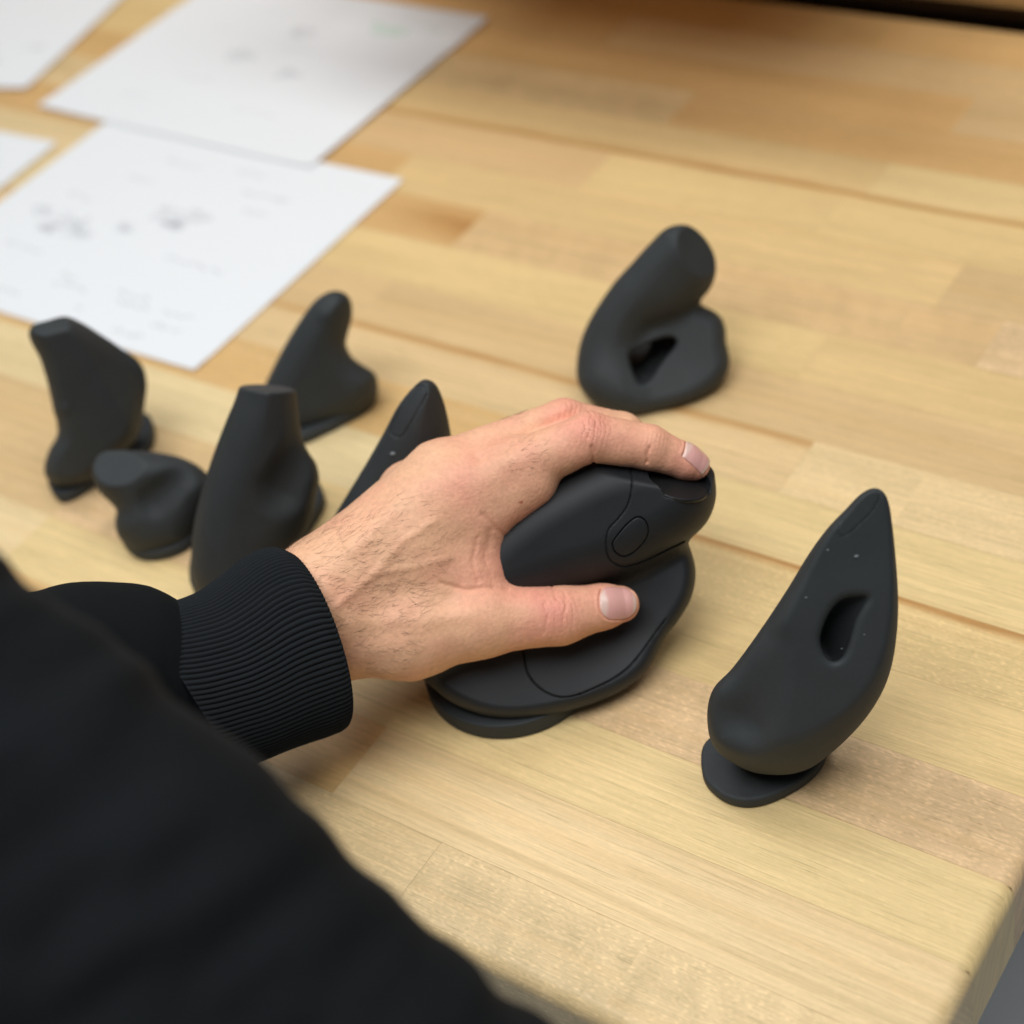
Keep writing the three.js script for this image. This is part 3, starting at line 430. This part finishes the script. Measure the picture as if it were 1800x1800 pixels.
{
  const [d, root, fr] = grip('grip_prototype_004', 'tall', 'tall black grip with a flat-cut top, standing behind the sleeve cuff');
  const b2 = outline(d.body, 30, 1, 1), P0 = d.m.g0, P1 = d.m.g1, TP = d.m.top;
  const f = (x, y, z) => {
    const [u, v, w] = fr.to(x, y, z), mid = 0.5 * v;
    let q = puff(b2(u, v), w - mid, 25, 21);
    q = smax(q, (u - TP[0]) * 0.05 + (v - TP[1]) * 0.985 + (w - 20) * 0.16, 1.2);
    q = smax(q, -capsule(u, v, w, [P0[0] + 15, P0[1] + 2, 24 + 0.5 * P0[1], 13, P1[0] + 22, P1[1] - 6, 34 + 0.5 * P1[1], 19]), 5);
    return smax(q, 4 - y, 1.5);
  };
  const [lo, hi] = boxOf(fr, [b2], -60, 70, 0);
  mk('body', meshSDF(f, lo, hi, 1, { color: scuff }), gripB, root); footPart(root, d.foot, 8, gripB);
}
{
  const [d, root, fr] = grip('grip_prototype_005', 'back', 'black grip with a rounded finger tip and side hump, beside the paper corner');
  const b2 = outline(d.body, 30, 1, 1), B1 = d.m.b1;
  const f = (x, y, z) => {
    const [u, v, w] = fr.to(x, y, z), mid = 0.5 * v;
    let q = puff(b2(u, v), w - mid, 20, 17);
    const e2 = Math.hypot(u - B1[0], v - B1[1]); q -= 0.6 * Math.exp(-e2 * e2 / 16);
    return smax(q, 4 - y, 1.5);
  };
  const [lo, hi] = boxOf(fr, [b2], -50, 60, 0);
  mk('body', meshSDF(f, lo, hi, 1, { color: scuff }), gripA, root); footPart(root, d.foot, 7, gripA);
}
{
  const [d, root, fr] = grip('grip_prototype_006', 'hidden', 'black pointed grip half hidden behind the hand and wrist');
  const b2 = outline(d.body, 30, 1, 1), A = d.m.b0, E = d.m.b1;
  const f = (x, y, z) => {
    const [u, v, w] = fr.to(x, y, z), mid = 0.6 * v;
    let q = puff(b2(u, v), w - mid, 20, 20);
    const t = clamp(((u - A[0]) * (E[0] - A[0]) + (v - A[1]) * (E[1] - A[1])) / (Math.pow(E[0] - A[0], 2) + Math.pow(E[1] - A[1], 2)), 0, 1), s = Math.hypot(u - lerp(A[0], E[0], t), v - lerp(A[1], E[1], t));
    if (w > mid) q = carve(q, s - 3.5, 0.35, 0.5);
    return smax(q, 4 - y, 1.5);
  };
  const [lo, hi] = boxOf(fr, [b2], -60, 70, 0);
  mk('body', meshSDF(f, lo, hi, 1, { color: scuff }), gripB, root); footPart(root, d.foot, 7, gripB);
  speck(root, fr, f, ...d.m.s1, 1.1);
}
console.log('grips', performance.now() - T0);
// ---- the grip under the hand
const gripPlain = gripA.clone(); gripPlain.vertexColors = false;
const heroMat = gripMat([0.0165, 0.0185, 0.0205], 0.55), heroDark = gripMat([0.012, 0.012, 0.0125], 0.35);
{
  const [d, root, fr] = grip('grip_prototype_007', 'hero', 'black two-button grip held in the hand, on a round base disc');
  const a2 = outline(d.handle, 30, 1, 1), s2 = outline(d.plate, 30, 1, 1), p2 = outline(d.panel, 30, 0.8, 1), k2 = outline(d.button, 25, 0.6, 0);
  const sm = new THREE.CatmullRomCurve3(d.seam.map(([a, b]) => new THREE.Vector3(a, b, 0))).getPoints(60).map((q) => [q.x, q.y]);
  const seamD = (u, v) => { let m = 1e9; for (let i = 1; i < sm.length; i++) { const ax = sm[i - 1][0], ay = sm[i - 1][1], ex = sm[i][0] - ax, ey = sm[i][1] - ay, t = clamp(((u - ax) * ex + (v - ay) * ey) / (ex * ex + ey * ey), 0, 1); m = Math.min(m, Math.hypot(u - ax - ex * t, v - ay - ey * t)); } return m; };
  const F = d.m.face, F0 = d.m.f0, F1 = d.m.f1, n = new THREE.Vector3(0.16, 0.80, 0.58).normalize();
  const ax = new THREE.Vector3(F1[0] - F0[0], F1[1] - F0[1], 0); ax.addScaledVector(n, -ax.dot(n)).normalize(); const bx = new THREE.Vector3().crossVectors(n, ax);
  const faceW = 0.22 * F[1] + 4 + 12;
  const faceD = (u, v, w) => (u - F[0]) * n.x + (v - F[1]) * n.y + (w - faceW) * n.z;
  const ell = (u, v, w) => { const a = (u - F[0]) * ax.x + (v - F[1]) * ax.y + (w - faceW) * ax.z, b = (u - F[0]) * bx.x + (v - F[1]) * bx.y + (w - faceW) * bx.z; return (Math.hypot(a / 14, b / 12) - 1) * 12; };
  const base = (u, v, w) => {
    const mid = 0.22 * v + 4;
    let q = puff(a2(u, v), w - mid, 21, 20);
    q = smax(q, faceD(u, v, w), 1.2);
    const pm = -7 - 0.06 * v, sd = s2(u, v);
    const hollow = 7 * Math.exp(-(Math.pow((u - 26) / 30, 2) + Math.pow((v + 16) / 24, 2)));
    let pl = puff(sd, w - pm, w > pm ? 14 - hollow : 10, 7);
    return smin(q, pl, 7);
  };
  const full = (u, v, w) => {
    let q = base(u, v, w);
    if (w > -14) { if (seamD(u, v) < 2) q = carve(q, seamD(u, v), 0.32, 0.7); if (v < -12) q = carve(q, p2(u, v), 0.34, 0.7); }
    return q;
  };
  const f = (x, y, z) => {
    const [u, v, w] = fr.to(x, y, z);
    let q = full(u, v, w);
    if (w > -5) q = Math.max(q, -Math.max(k2(u, v) - 0.3, -(q + 2.2)));
    q = Math.max(q, -Math.max(ell(u, v, w), -(faceD(u, v, w) + 4)));
    return smax(q, 3 - y, 1);
  };
  const [lo, hi] = boxOf(fr, [a2, s2], -30, 45, 0);
  mk('body', meshSDF(f, lo, hi, 0.6, { lip: 1.5, color: scuff }), heroMat, root);
  const bb = (o, m = 30) => { const q = []; for (const u of [o.box[0] + m - 5, o.box[2] - m + 5]) for (const v of [o.box[1] + m - 5, o.box[3] - m + 5]) for (const w of [-8, 40]) q.push(fr.from(u, v, w)); return [0, 1, 2].map((i) => Math.min(...q.map((p) => p[i]))).concat([0, 1, 2].map((i) => Math.max(...q.map((p) => p[i])))); };
  let bq = bb(k2, 25);
  mk('side_button', meshSDF((x, y, z) => { const [u, v, w] = fr.to(x, y, z), q = base(u, v, w); return Math.max(smax(q - 0.25, k2(u, v) + 0.15, 0.5), -(q + 2), -5 - w); }, bq.slice(0, 3), bq.slice(3), 0.5, { lip: 1.5, color: scuff }), heroMat, root);
  const fc = fr.from(F[0], F[1], faceW);
  mk('top_button', meshSDF((x, y, z) => { const [u, v, w] = fr.to(x, y, z), q = faceD(u, v, w), e = ell(u, v, w); return Math.max(q + 2.2 + 1.2 * Math.max(0, 1 + e / 12), e + 0.6, -(q + 5)); }, fc.map((q) => q - 20), fc.map((q) => q + 20), 0.6, { lip: 1.5, color: scuff }), heroDark, root);
  const disc = [[0.01, 0.1], [40.2, 0.1], [41, 0.9], [41, 8.6], [40.2, 9.4], [0.01, 9.4]].map(([a, b]) => new THREE.Vector2(a * 0.001, b * 0.001));
  mk('base_disc', new THREE.LatheGeometry(disc, 96), gripPlain, root);
}
console.log('hero', performance.now() - T0);

// ---------------------------------------------------------------- the person: hand and wrist, sleeve, torso
const person = grp('person', new THREE.Vector3(-0.12, -0.88, -0.2));
tag(person, 'person in a black sweatshirt reaching in from the left to hold a grip', 'person');
const PO = [-120, -880, -200];                                             // the group's own place in millimetres
{
  const B = DATA.hand, HP = DATA.hp, of = (...g) => B.filter((b) => g.includes(b[0])).map((b) => b.slice(1));
  const sets = [[of('arm'), 10], [of('palm'), 11], [of('web'), 9]], fing = ['index', 'middle', 'ring', 'little', 'thumb'].map((g) => of(g));
  const sub = (a, b) => [a[0] - b[0], a[1] - b[1], a[2] - b[2]], nrm = (a) => { const l = Math.hypot(...a); return a.map((q) => q / l); }, dot = (a, b) => a[0] * b[0] + a[1] * b[1] + a[2] * b[2], crs = (a, b) => [a[1] * b[2] - a[2] * b[1], a[2] * b[0] - a[0] * b[2], a[0] * b[1] - a[1] * b[0]];
  const wr = [[HP.indexPIP, sub(HP.indexDIP, HP.indexPIP), 9, 0.30, 2.3], [HP.indexDIP, sub(HP.indexTip, HP.indexPIP), 6, 0.16, 1.9], [HP.thumbIP, sub(HP.thumbTip, HP.thumbIP), 9, 0.24, 2.4], [HP.middlePIP, sub(HP.indexDIP, HP.indexPIP), 8, 0.25, 2.3]].map(([c, a, r, amp, lam]) => [c, nrm(a), r, amp, lam]);
  const hf = frameOf({ ...DATA.devs.hero, C: DATA.devs.hero.C.map((q, i) => q + (i === 1 ? 0 : DATA.devs.hero.G[i])) });
  const crease = DATA.creases;                                             // polylines over the back of the hand: [depth, width, points]
  const creaseAt = (u, v) => { let d = 0; for (const [dep, wd, pts] of crease) { let m = 1e9; for (let i = 1; i < pts.length; i++) { const ax = pts[i - 1][0], ay = pts[i - 1][1], ex = pts[i][0] - ax, ey = pts[i][1] - ay, t = clamp(((u - ax) * ex + (v - ay) * ey) / (ex * ex + ey * ey), 0, 1); m = Math.min(m, Math.hypot(u - ax - ex * t, v - ay - ey * t)); } if (m < 3 * wd) d += dep * Math.exp(-m * m / (wd * wd)); } return d; };
  const solid = (x, y, z) => {
    let d = 1e9;
    for (const [s, k] of sets) for (const b of s) d = d > 1e8 ? capsule(x, y, z, b) : smin(d, capsule(x, y, z, b), k);
    for (const [i, s] of fing.entries()) {
      let q = 1e9; for (const b of s) q = q > 1e8 ? capsule(x, y, z, b) : smin(q, capsule(x, y, z, b), 2.5);
      d = smin(d, q, i === 4 ? 7 : 5);
    }
    return d;
  };
  // nails: plates that follow the finger tip
  const nail = (A, N, out, half) => { const a = nrm(sub(N, A)); let n = sub(out, a.map((q) => q * dot(out, a))); n = nrm(n); const b = crs(n, a), L = Math.hypot(...sub(N, A)); return { A, a, n, b, L, half }; };
  const nails = [nail(HP.thumbNailA, HP.thumbNailB, [-0.15, 0.62, 0.77], 6.9), nail(HP.indexNailA, HP.indexNailB, [0.30, 0.74, -0.60], 6.2)];
  const nailD = (N, x, y, z) => { const q = [x - N.A[0], y - N.A[1], z - N.A[2]], s = dot(q, N.a), t = dot(q, N.b), h = dot(q, N.n), hl = N.L / 2, r = N.half * 0.92, ex = Math.abs(s - hl) - hl + r, ey = Math.abs(t) - N.half + r; return [Math.min(Math.max(ex, ey), 0) + Math.hypot(Math.max(ex, 0), Math.max(ey, 0)) - r, s, t, h]; };
  const skinF = (x, y, z) => {
    let d = solid(x, y, z);
    if (d > 4 || d < -4) return d;
    for (const [c, a, r, amp, lam] of wr) {
      const qx = x - c[0], qy = y - c[1], qz = z - c[2], l2 = qx * qx + qy * qy + qz * qz;
      if (l2 < 5 * r * r) { const t = qx * a[0] + qy * a[1] + qz * a[2] + 0.9 * noise(x * 0.25, y * 0.25, z * 0.25); d += amp * Math.pow(Math.max(0, Math.cos(t * 6.283 / lam)), 3) * Math.exp(-l2 / (r * r)); }
    }
    { const [u, v, w] = hf.to(x, y, z); if (w > 5) d += creaseAt(u + 0.5 * noise(x * 0.3, y * 0.3, z * 0.3), v); }
    for (const N of nails) { const [nd, , , h] = nailD(N, x, y, z); if (h > -3 && nd < 2) { d += 0.45 * Math.exp(-Math.pow((nd - 0.1) / 0.45, 2)); if (nd > 0) d -= 0.3 * Math.exp(-Math.pow((nd - 1.3) / 0.8, 2)); } }
    d += 0.10 * noise(x * 0.9, y * 0.9, z * 0.9) + 0.06 * noise(x * 2.1, y * 2.1, z * 2.1) + 0.35 * noise(x * 0.11, y * 0.11, z * 0.11);
    // faint tendons and veins over the back of the hand
    return d;
  };
  const red = [[HP.indexPIP, 11, 0.75], [HP.indexTip, 13, 1.0], [HP.thumbIP, 15, 0.3], [HP.thumbTip, 14, 0.6], [HP.middlePIP, 12, 0.6], [HP.web, 20, 0.55], [HP.indexMCP, 16, 0.35], [HP.knuck, 30, 0.35], [HP.indexDIP, 22, 0.45], [HP.thumbIP, 30, 0.4]];
  const skinC = (x, y, z) => {
    let r = 0; for (const [c, s, a] of red) { const l2 = (x - c[0]) ** 2 + (y - c[1]) ** 2 + (z - c[2]) ** 2; r += a * Math.exp(-l2 / (s * s)); }
    r = clamp(r + 0.7 * fbm(x * 0.06, y * 0.06, z * 0.06, 3) + 0.08, 0, 1.2);
    const m = 1 + 0.10 * noise(x * 0.5, y * 0.5, z * 0.5) + 0.07 * noise(x * 1.6, y * 1.6, z * 1.6) + 0.12 * fbm(x * 0.035, y * 0.035, z * 0.035 + 5, 2);
    const mole = Math.hypot(x - HP.mole[0], y - HP.mole[1], (z - HP.mole[2]) * 0.5) < 0.9 ? 0.55 : 1;
    return [lerp(0.83, 0.80, r) * m * mole, lerp(0.475, 0.345, r) * m * mole * mole, lerp(0.285, 0.24, r) * m * mole * mole];
  };
  const P0 = (f) => (x, y, z) => f(x + PO[0], y + PO[1], z + PO[2]);
  const all = B.flatMap((b) => [b.slice(1, 5), b.slice(5, 9)]);
  const lo = [0, 1, 2].map((i) => Math.min(...all.map((p) => p[i] - p[3])) - 3 - PO[i]), hi = [0, 1, 2].map((i) => Math.max(...all.map((p) => p[i] + p[3])) + 3 - PO[i]);
  const skin = new THREE.MeshPhysicalMaterial({ color: 0xffffff, vertexColors: true, roughness: 0.52, specularIntensity: 0.6, sheen: 0.25, sheenRoughness: 0.6, sheenColor: new THREE.Color(0.9, 0.55, 0.45) });
  const handGeo = meshSDF(P0(skinF), lo, hi, 0.65, { lip: 1.3, eps: 0.5, color: (x, y, z) => skinC(x + PO[0], y + PO[1], z + PO[2]) });
  const hand = mk('body', handGeo, skin, person);
  const nailMat = new THREE.MeshPhysicalMaterial({ color: 0xffffff, vertexColors: true, roughness: 0.3, clearcoat: 0.3, clearcoatRoughness: 0.25 });
  for (const N of nails) {
    const c = N.A.map((q, i) => q + N.a[i] * N.L / 2 - PO[i]);
    const g = meshSDF(P0((x, y, z) => { const [nd, s, , h] = nailD(N, x, y, z), q = solid(x, y, z); return Math.max(smax(q - 0.35 - 0.25 * ss(N.L * 0.6, N.L, s), nd, 0.5), -(q + 0.8), -3 - h); }), c.map((q) => q - N.L * 0.75 - 2), c.map((q) => q + N.L * 0.75 + 2), 0.4, {
      lip: 1.4, color: (x, y, z) => { const [, s, t] = nailD(N, x + PO[0], y + PO[1], z + PO[2]), e = s / N.L; const tip = ss(0.86, 0.93, e - 0.02 * (t / N.half) ** 2), lun = 1 - ss(0.12, 0.26, e + 0.06 * (t / N.half) ** 2); const w = Math.max(tip * 0.9, lun * 0.75); return [lerp(0.76, 0.80, w), lerp(0.40, 0.60, w), lerp(0.35, 0.50, w)]; },
    });
    mk('fingernail', g, nailMat, hand);
  }
  // hairs of the wrist and the back of the hand
  const hairs = [], hp = handGeo.attributes.position, hn = handGeo.attributes.normal; seed = 4242;
  const axis = nrm(sub(HP.indexMCP, HP.wrist)), toCam = new THREE.Vector3(0, 583, 0);
  const zones = [[HP.wrist, 42, 1.0, 520], [[lerp(HP.wrist[0], HP.indexMCP[0], 0.4), lerp(HP.wrist[1], HP.indexMCP[1], 0.4), lerp(HP.wrist[2], HP.indexMCP[2], 0.4)], 30, 0.8, 170], [HP.knuck, 10, 0.5, 45], [[HP.middlePIP[0] - 24, HP.middlePIP[1] - 6, HP.middlePIP[2]], 9, 0.5, 45]];
  for (const [c, R, len, count] of zones) {
    const ids = []; for (let i = 0; i < hp.count; i++) { const x = hp.getX(i) * 1000 + PO[0], y = hp.getY(i) * 1000 + PO[1], z = hp.getZ(i) * 1000 + PO[2]; if (Math.hypot(x - c[0], y - c[1], z - c[2]) < R && hn.getY(i) > -0.2) ids.push(i); }
    for (let h = 0; h < count && ids.length; h++) {
      const i = ids[Math.floor(rnd() * ids.length)], p = new THREE.Vector3().fromBufferAttribute(hp, i), n = new THREE.Vector3().fromBufferAttribute(hn, i);
      const dir = new THREE.Vector3(axis[0], axis[1] - 0.5, axis[2] + 0.7 * (rnd() - 0.2)).add(new THREE.Vector3(rnd() - 0.5, rnd() - 0.5, rnd() - 0.5).multiplyScalar(0.9)); dir.addScaledVector(n, -dir.dot(n)).normalize();
      const side = new THREE.Vector3().crossVectors(n, dir), L = 0.006 * len * (0.5 + rnd()), bend = (rnd() - 0.5) * 0.6, w = 0.000042;
      const P = [], I = [];
      for (let s = 0; s < 4; s++) { const t = s / 3, q = p.clone().addScaledVector(dir, L * t).addScaledVector(side, L * bend * t * t).addScaledVector(n, L * (0.22 * t - 0.20 * t * t) + 0.00003), ww = w * (1 - 0.7 * t); P.push(q.clone().addScaledVector(side, ww), q.clone().addScaledVector(side, -ww), q.clone().addScaledVector(n, ww * 1.4)); if (s) { const a = (s - 1) * 3, b = s * 3; for (const [m, k] of [[0, 1], [1, 2], [2, 0]]) I.push(a + m, a + k, b + k, a + m, b + k, b + m); } }
      const g = new THREE.BufferGeometry().setFromPoints(P); g.setIndex(I); hairs.push(g);
    }
  }
  const hg = mergeGeometries(hairs); hg.computeVertexNormals();
  const hm = mk('arm_hair', hg, new THREE.MeshStandardMaterial({ color: new THREE.Color().setRGB(0.13, 0.075, 0.042), roughness: 0.6 }), hand); hm.userData.kind = 'stuff';
  console.log('hand', performance.now() - T0);

  // sweatshirt: torso and sleeve as one cloth body
  const t = DATA.torso, fr = frameOf(t), t2 = outline(t.body, 60, 4, 2), S = DATA.sleeve;
  const cloth = (x, y, z) => {
    const [u, v, w] = fr.to(x, y, z);
    let q = puff(t2(u, v), w, 62, 46);
    if (q < 30) q += 4.5 * noise(u * 0.014 + v * 0.012, v * 0.03 - u * 0.022, 3) + 2.4 * noise(u * 0.03 + v * 0.02, v * 0.05 - u * 0.04, 9);
    let s = 1e9; for (let i = 1; i < S.length; i++) { const c = capsule(x, y, z, [...S[i - 1], ...S[i]]); s = s > 1e8 ? c : smin(s, c, 12); }
    if (s < 20) s += 1.2 * noise(x * 0.035, y * 0.03, z * 0.035);
    q = smin(q, s, 14);
    if (q < 6 && q > -6) q += 0.10 * noise(x * 0.9, y * 0.9, z * 0.9);
    return q;
  };
  const clothMat = new THREE.MeshPhysicalMaterial({ color: new THREE.Color().setRGB(0.0072, 0.0086, 0.0096), roughness: 0.95, specularIntensity: 0.25, sheen: 0.08, sheenRoughness: 0.5, sheenColor: new THREE.Color(0.35, 0.37, 0.38) });
  const cuffMat = clothMat.clone(); cuffMat.color.setRGB(0.0145, 0.0168, 0.0185);
  const [b0, b1] = (() => { const q = []; for (const u of [t2.box[0] + 50, t2.box[2] - 50]) for (const v of [t2.box[1] + 50, t2.box[3] - 50]) for (const w of [-66, 66]) q.push(fr.from(u, v, w)); for (const c of S) { q.push([c[0] - 56, c[1] - 56, c[2] - 56], [c[0] + 56, c[1] + 56, c[2] + 56]); } return [[0, 1, 2].map((i) => Math.min(...q.map((p) => p[i])) - PO[i]), [0, 1, 2].map((i) => Math.max(...q.map((p) => p[i])) - PO[i])]; })();
  const shirt = mk('sweatshirt', meshSDF(P0(cloth), b0, b1, 2.2, { lip: 1.5 }), clothMat, person);
  // ribbed cuff
  const C = DATA.cuff, curve = (k) => new THREE.CatmullRomCurve3(C.map((c) => new THREE.Vector3(...c[k]))), cc = curve(0), ca = curve(1), cb = curve(2);
  const NT = 1000, NS = 70, RIBS = 104, pos = [], idx = [];
  const point = (th, s, inner) => {
    const c = cc.getPoint(s), a = ca.getPoint(s), b = cb.getPoint(s), A = a.length(), Bq = b.length();
    const tw = th + 0.10 * Math.sin(s * 2.2 + 0.4);
    const rib = Math.pow(Math.abs(Math.cos(RIBS * 0.5 * th + 0.9 * noise(th * 4, s * 2))), 0.6), edge = ss(0, 0.03, s) * (1 - ss(0.985, 1, s));
    let k = 1 + (inner ? -0.05 : 0.036 * (rib - 0.5) * (0.4 + 0.6 * edge)) + 0.012 * noise(Math.cos(th) * 1.5, Math.sin(th) * 1.5, s * 3);
    if (!inner) k -= 0.03 * ss(0.97, 1, s);
    return c.addScaledVector(a, Math.cos(tw) * k).addScaledVector(b, Math.sin(tw) * k);
  };
  const rings = []; for (let i = 0; i <= NS; i++) rings.push([i / NS, false]); for (let i = 0; i <= 10; i++) rings.push([1 - 0.3 * i / 10, true]);
  for (const [s, inner] of rings) for (let j = 0; j < NT; j++) { const p = point(j / NT * Math.PI * 2, s, inner); pos.push((p.x - PO[0]) * 0.001, (p.y - PO[1]) * 0.001, (p.z - PO[2]) * 0.001); }
  for (let i = 0; i < rings.length - 1; i++) for (let j = 0; j < NT; j++) { const a = i * NT + j, b = i * NT + (j + 1) % NT, c = a + NT, d = b + NT; idx.push(a, c, b, b, c, d); }
  const cg = new THREE.BufferGeometry(); cg.setAttribute('position', new THREE.BufferAttribute(new Float32Array(pos), 3)); cg.setIndex(idx); cg.computeVertexNormals();
  mk('cuff', cg, cuffMat, shirt).userData.label = 'ribbed knit cuff of the sleeve';
}
console.log('done', performance.now() - T0);
renderer.render(scene, camera);
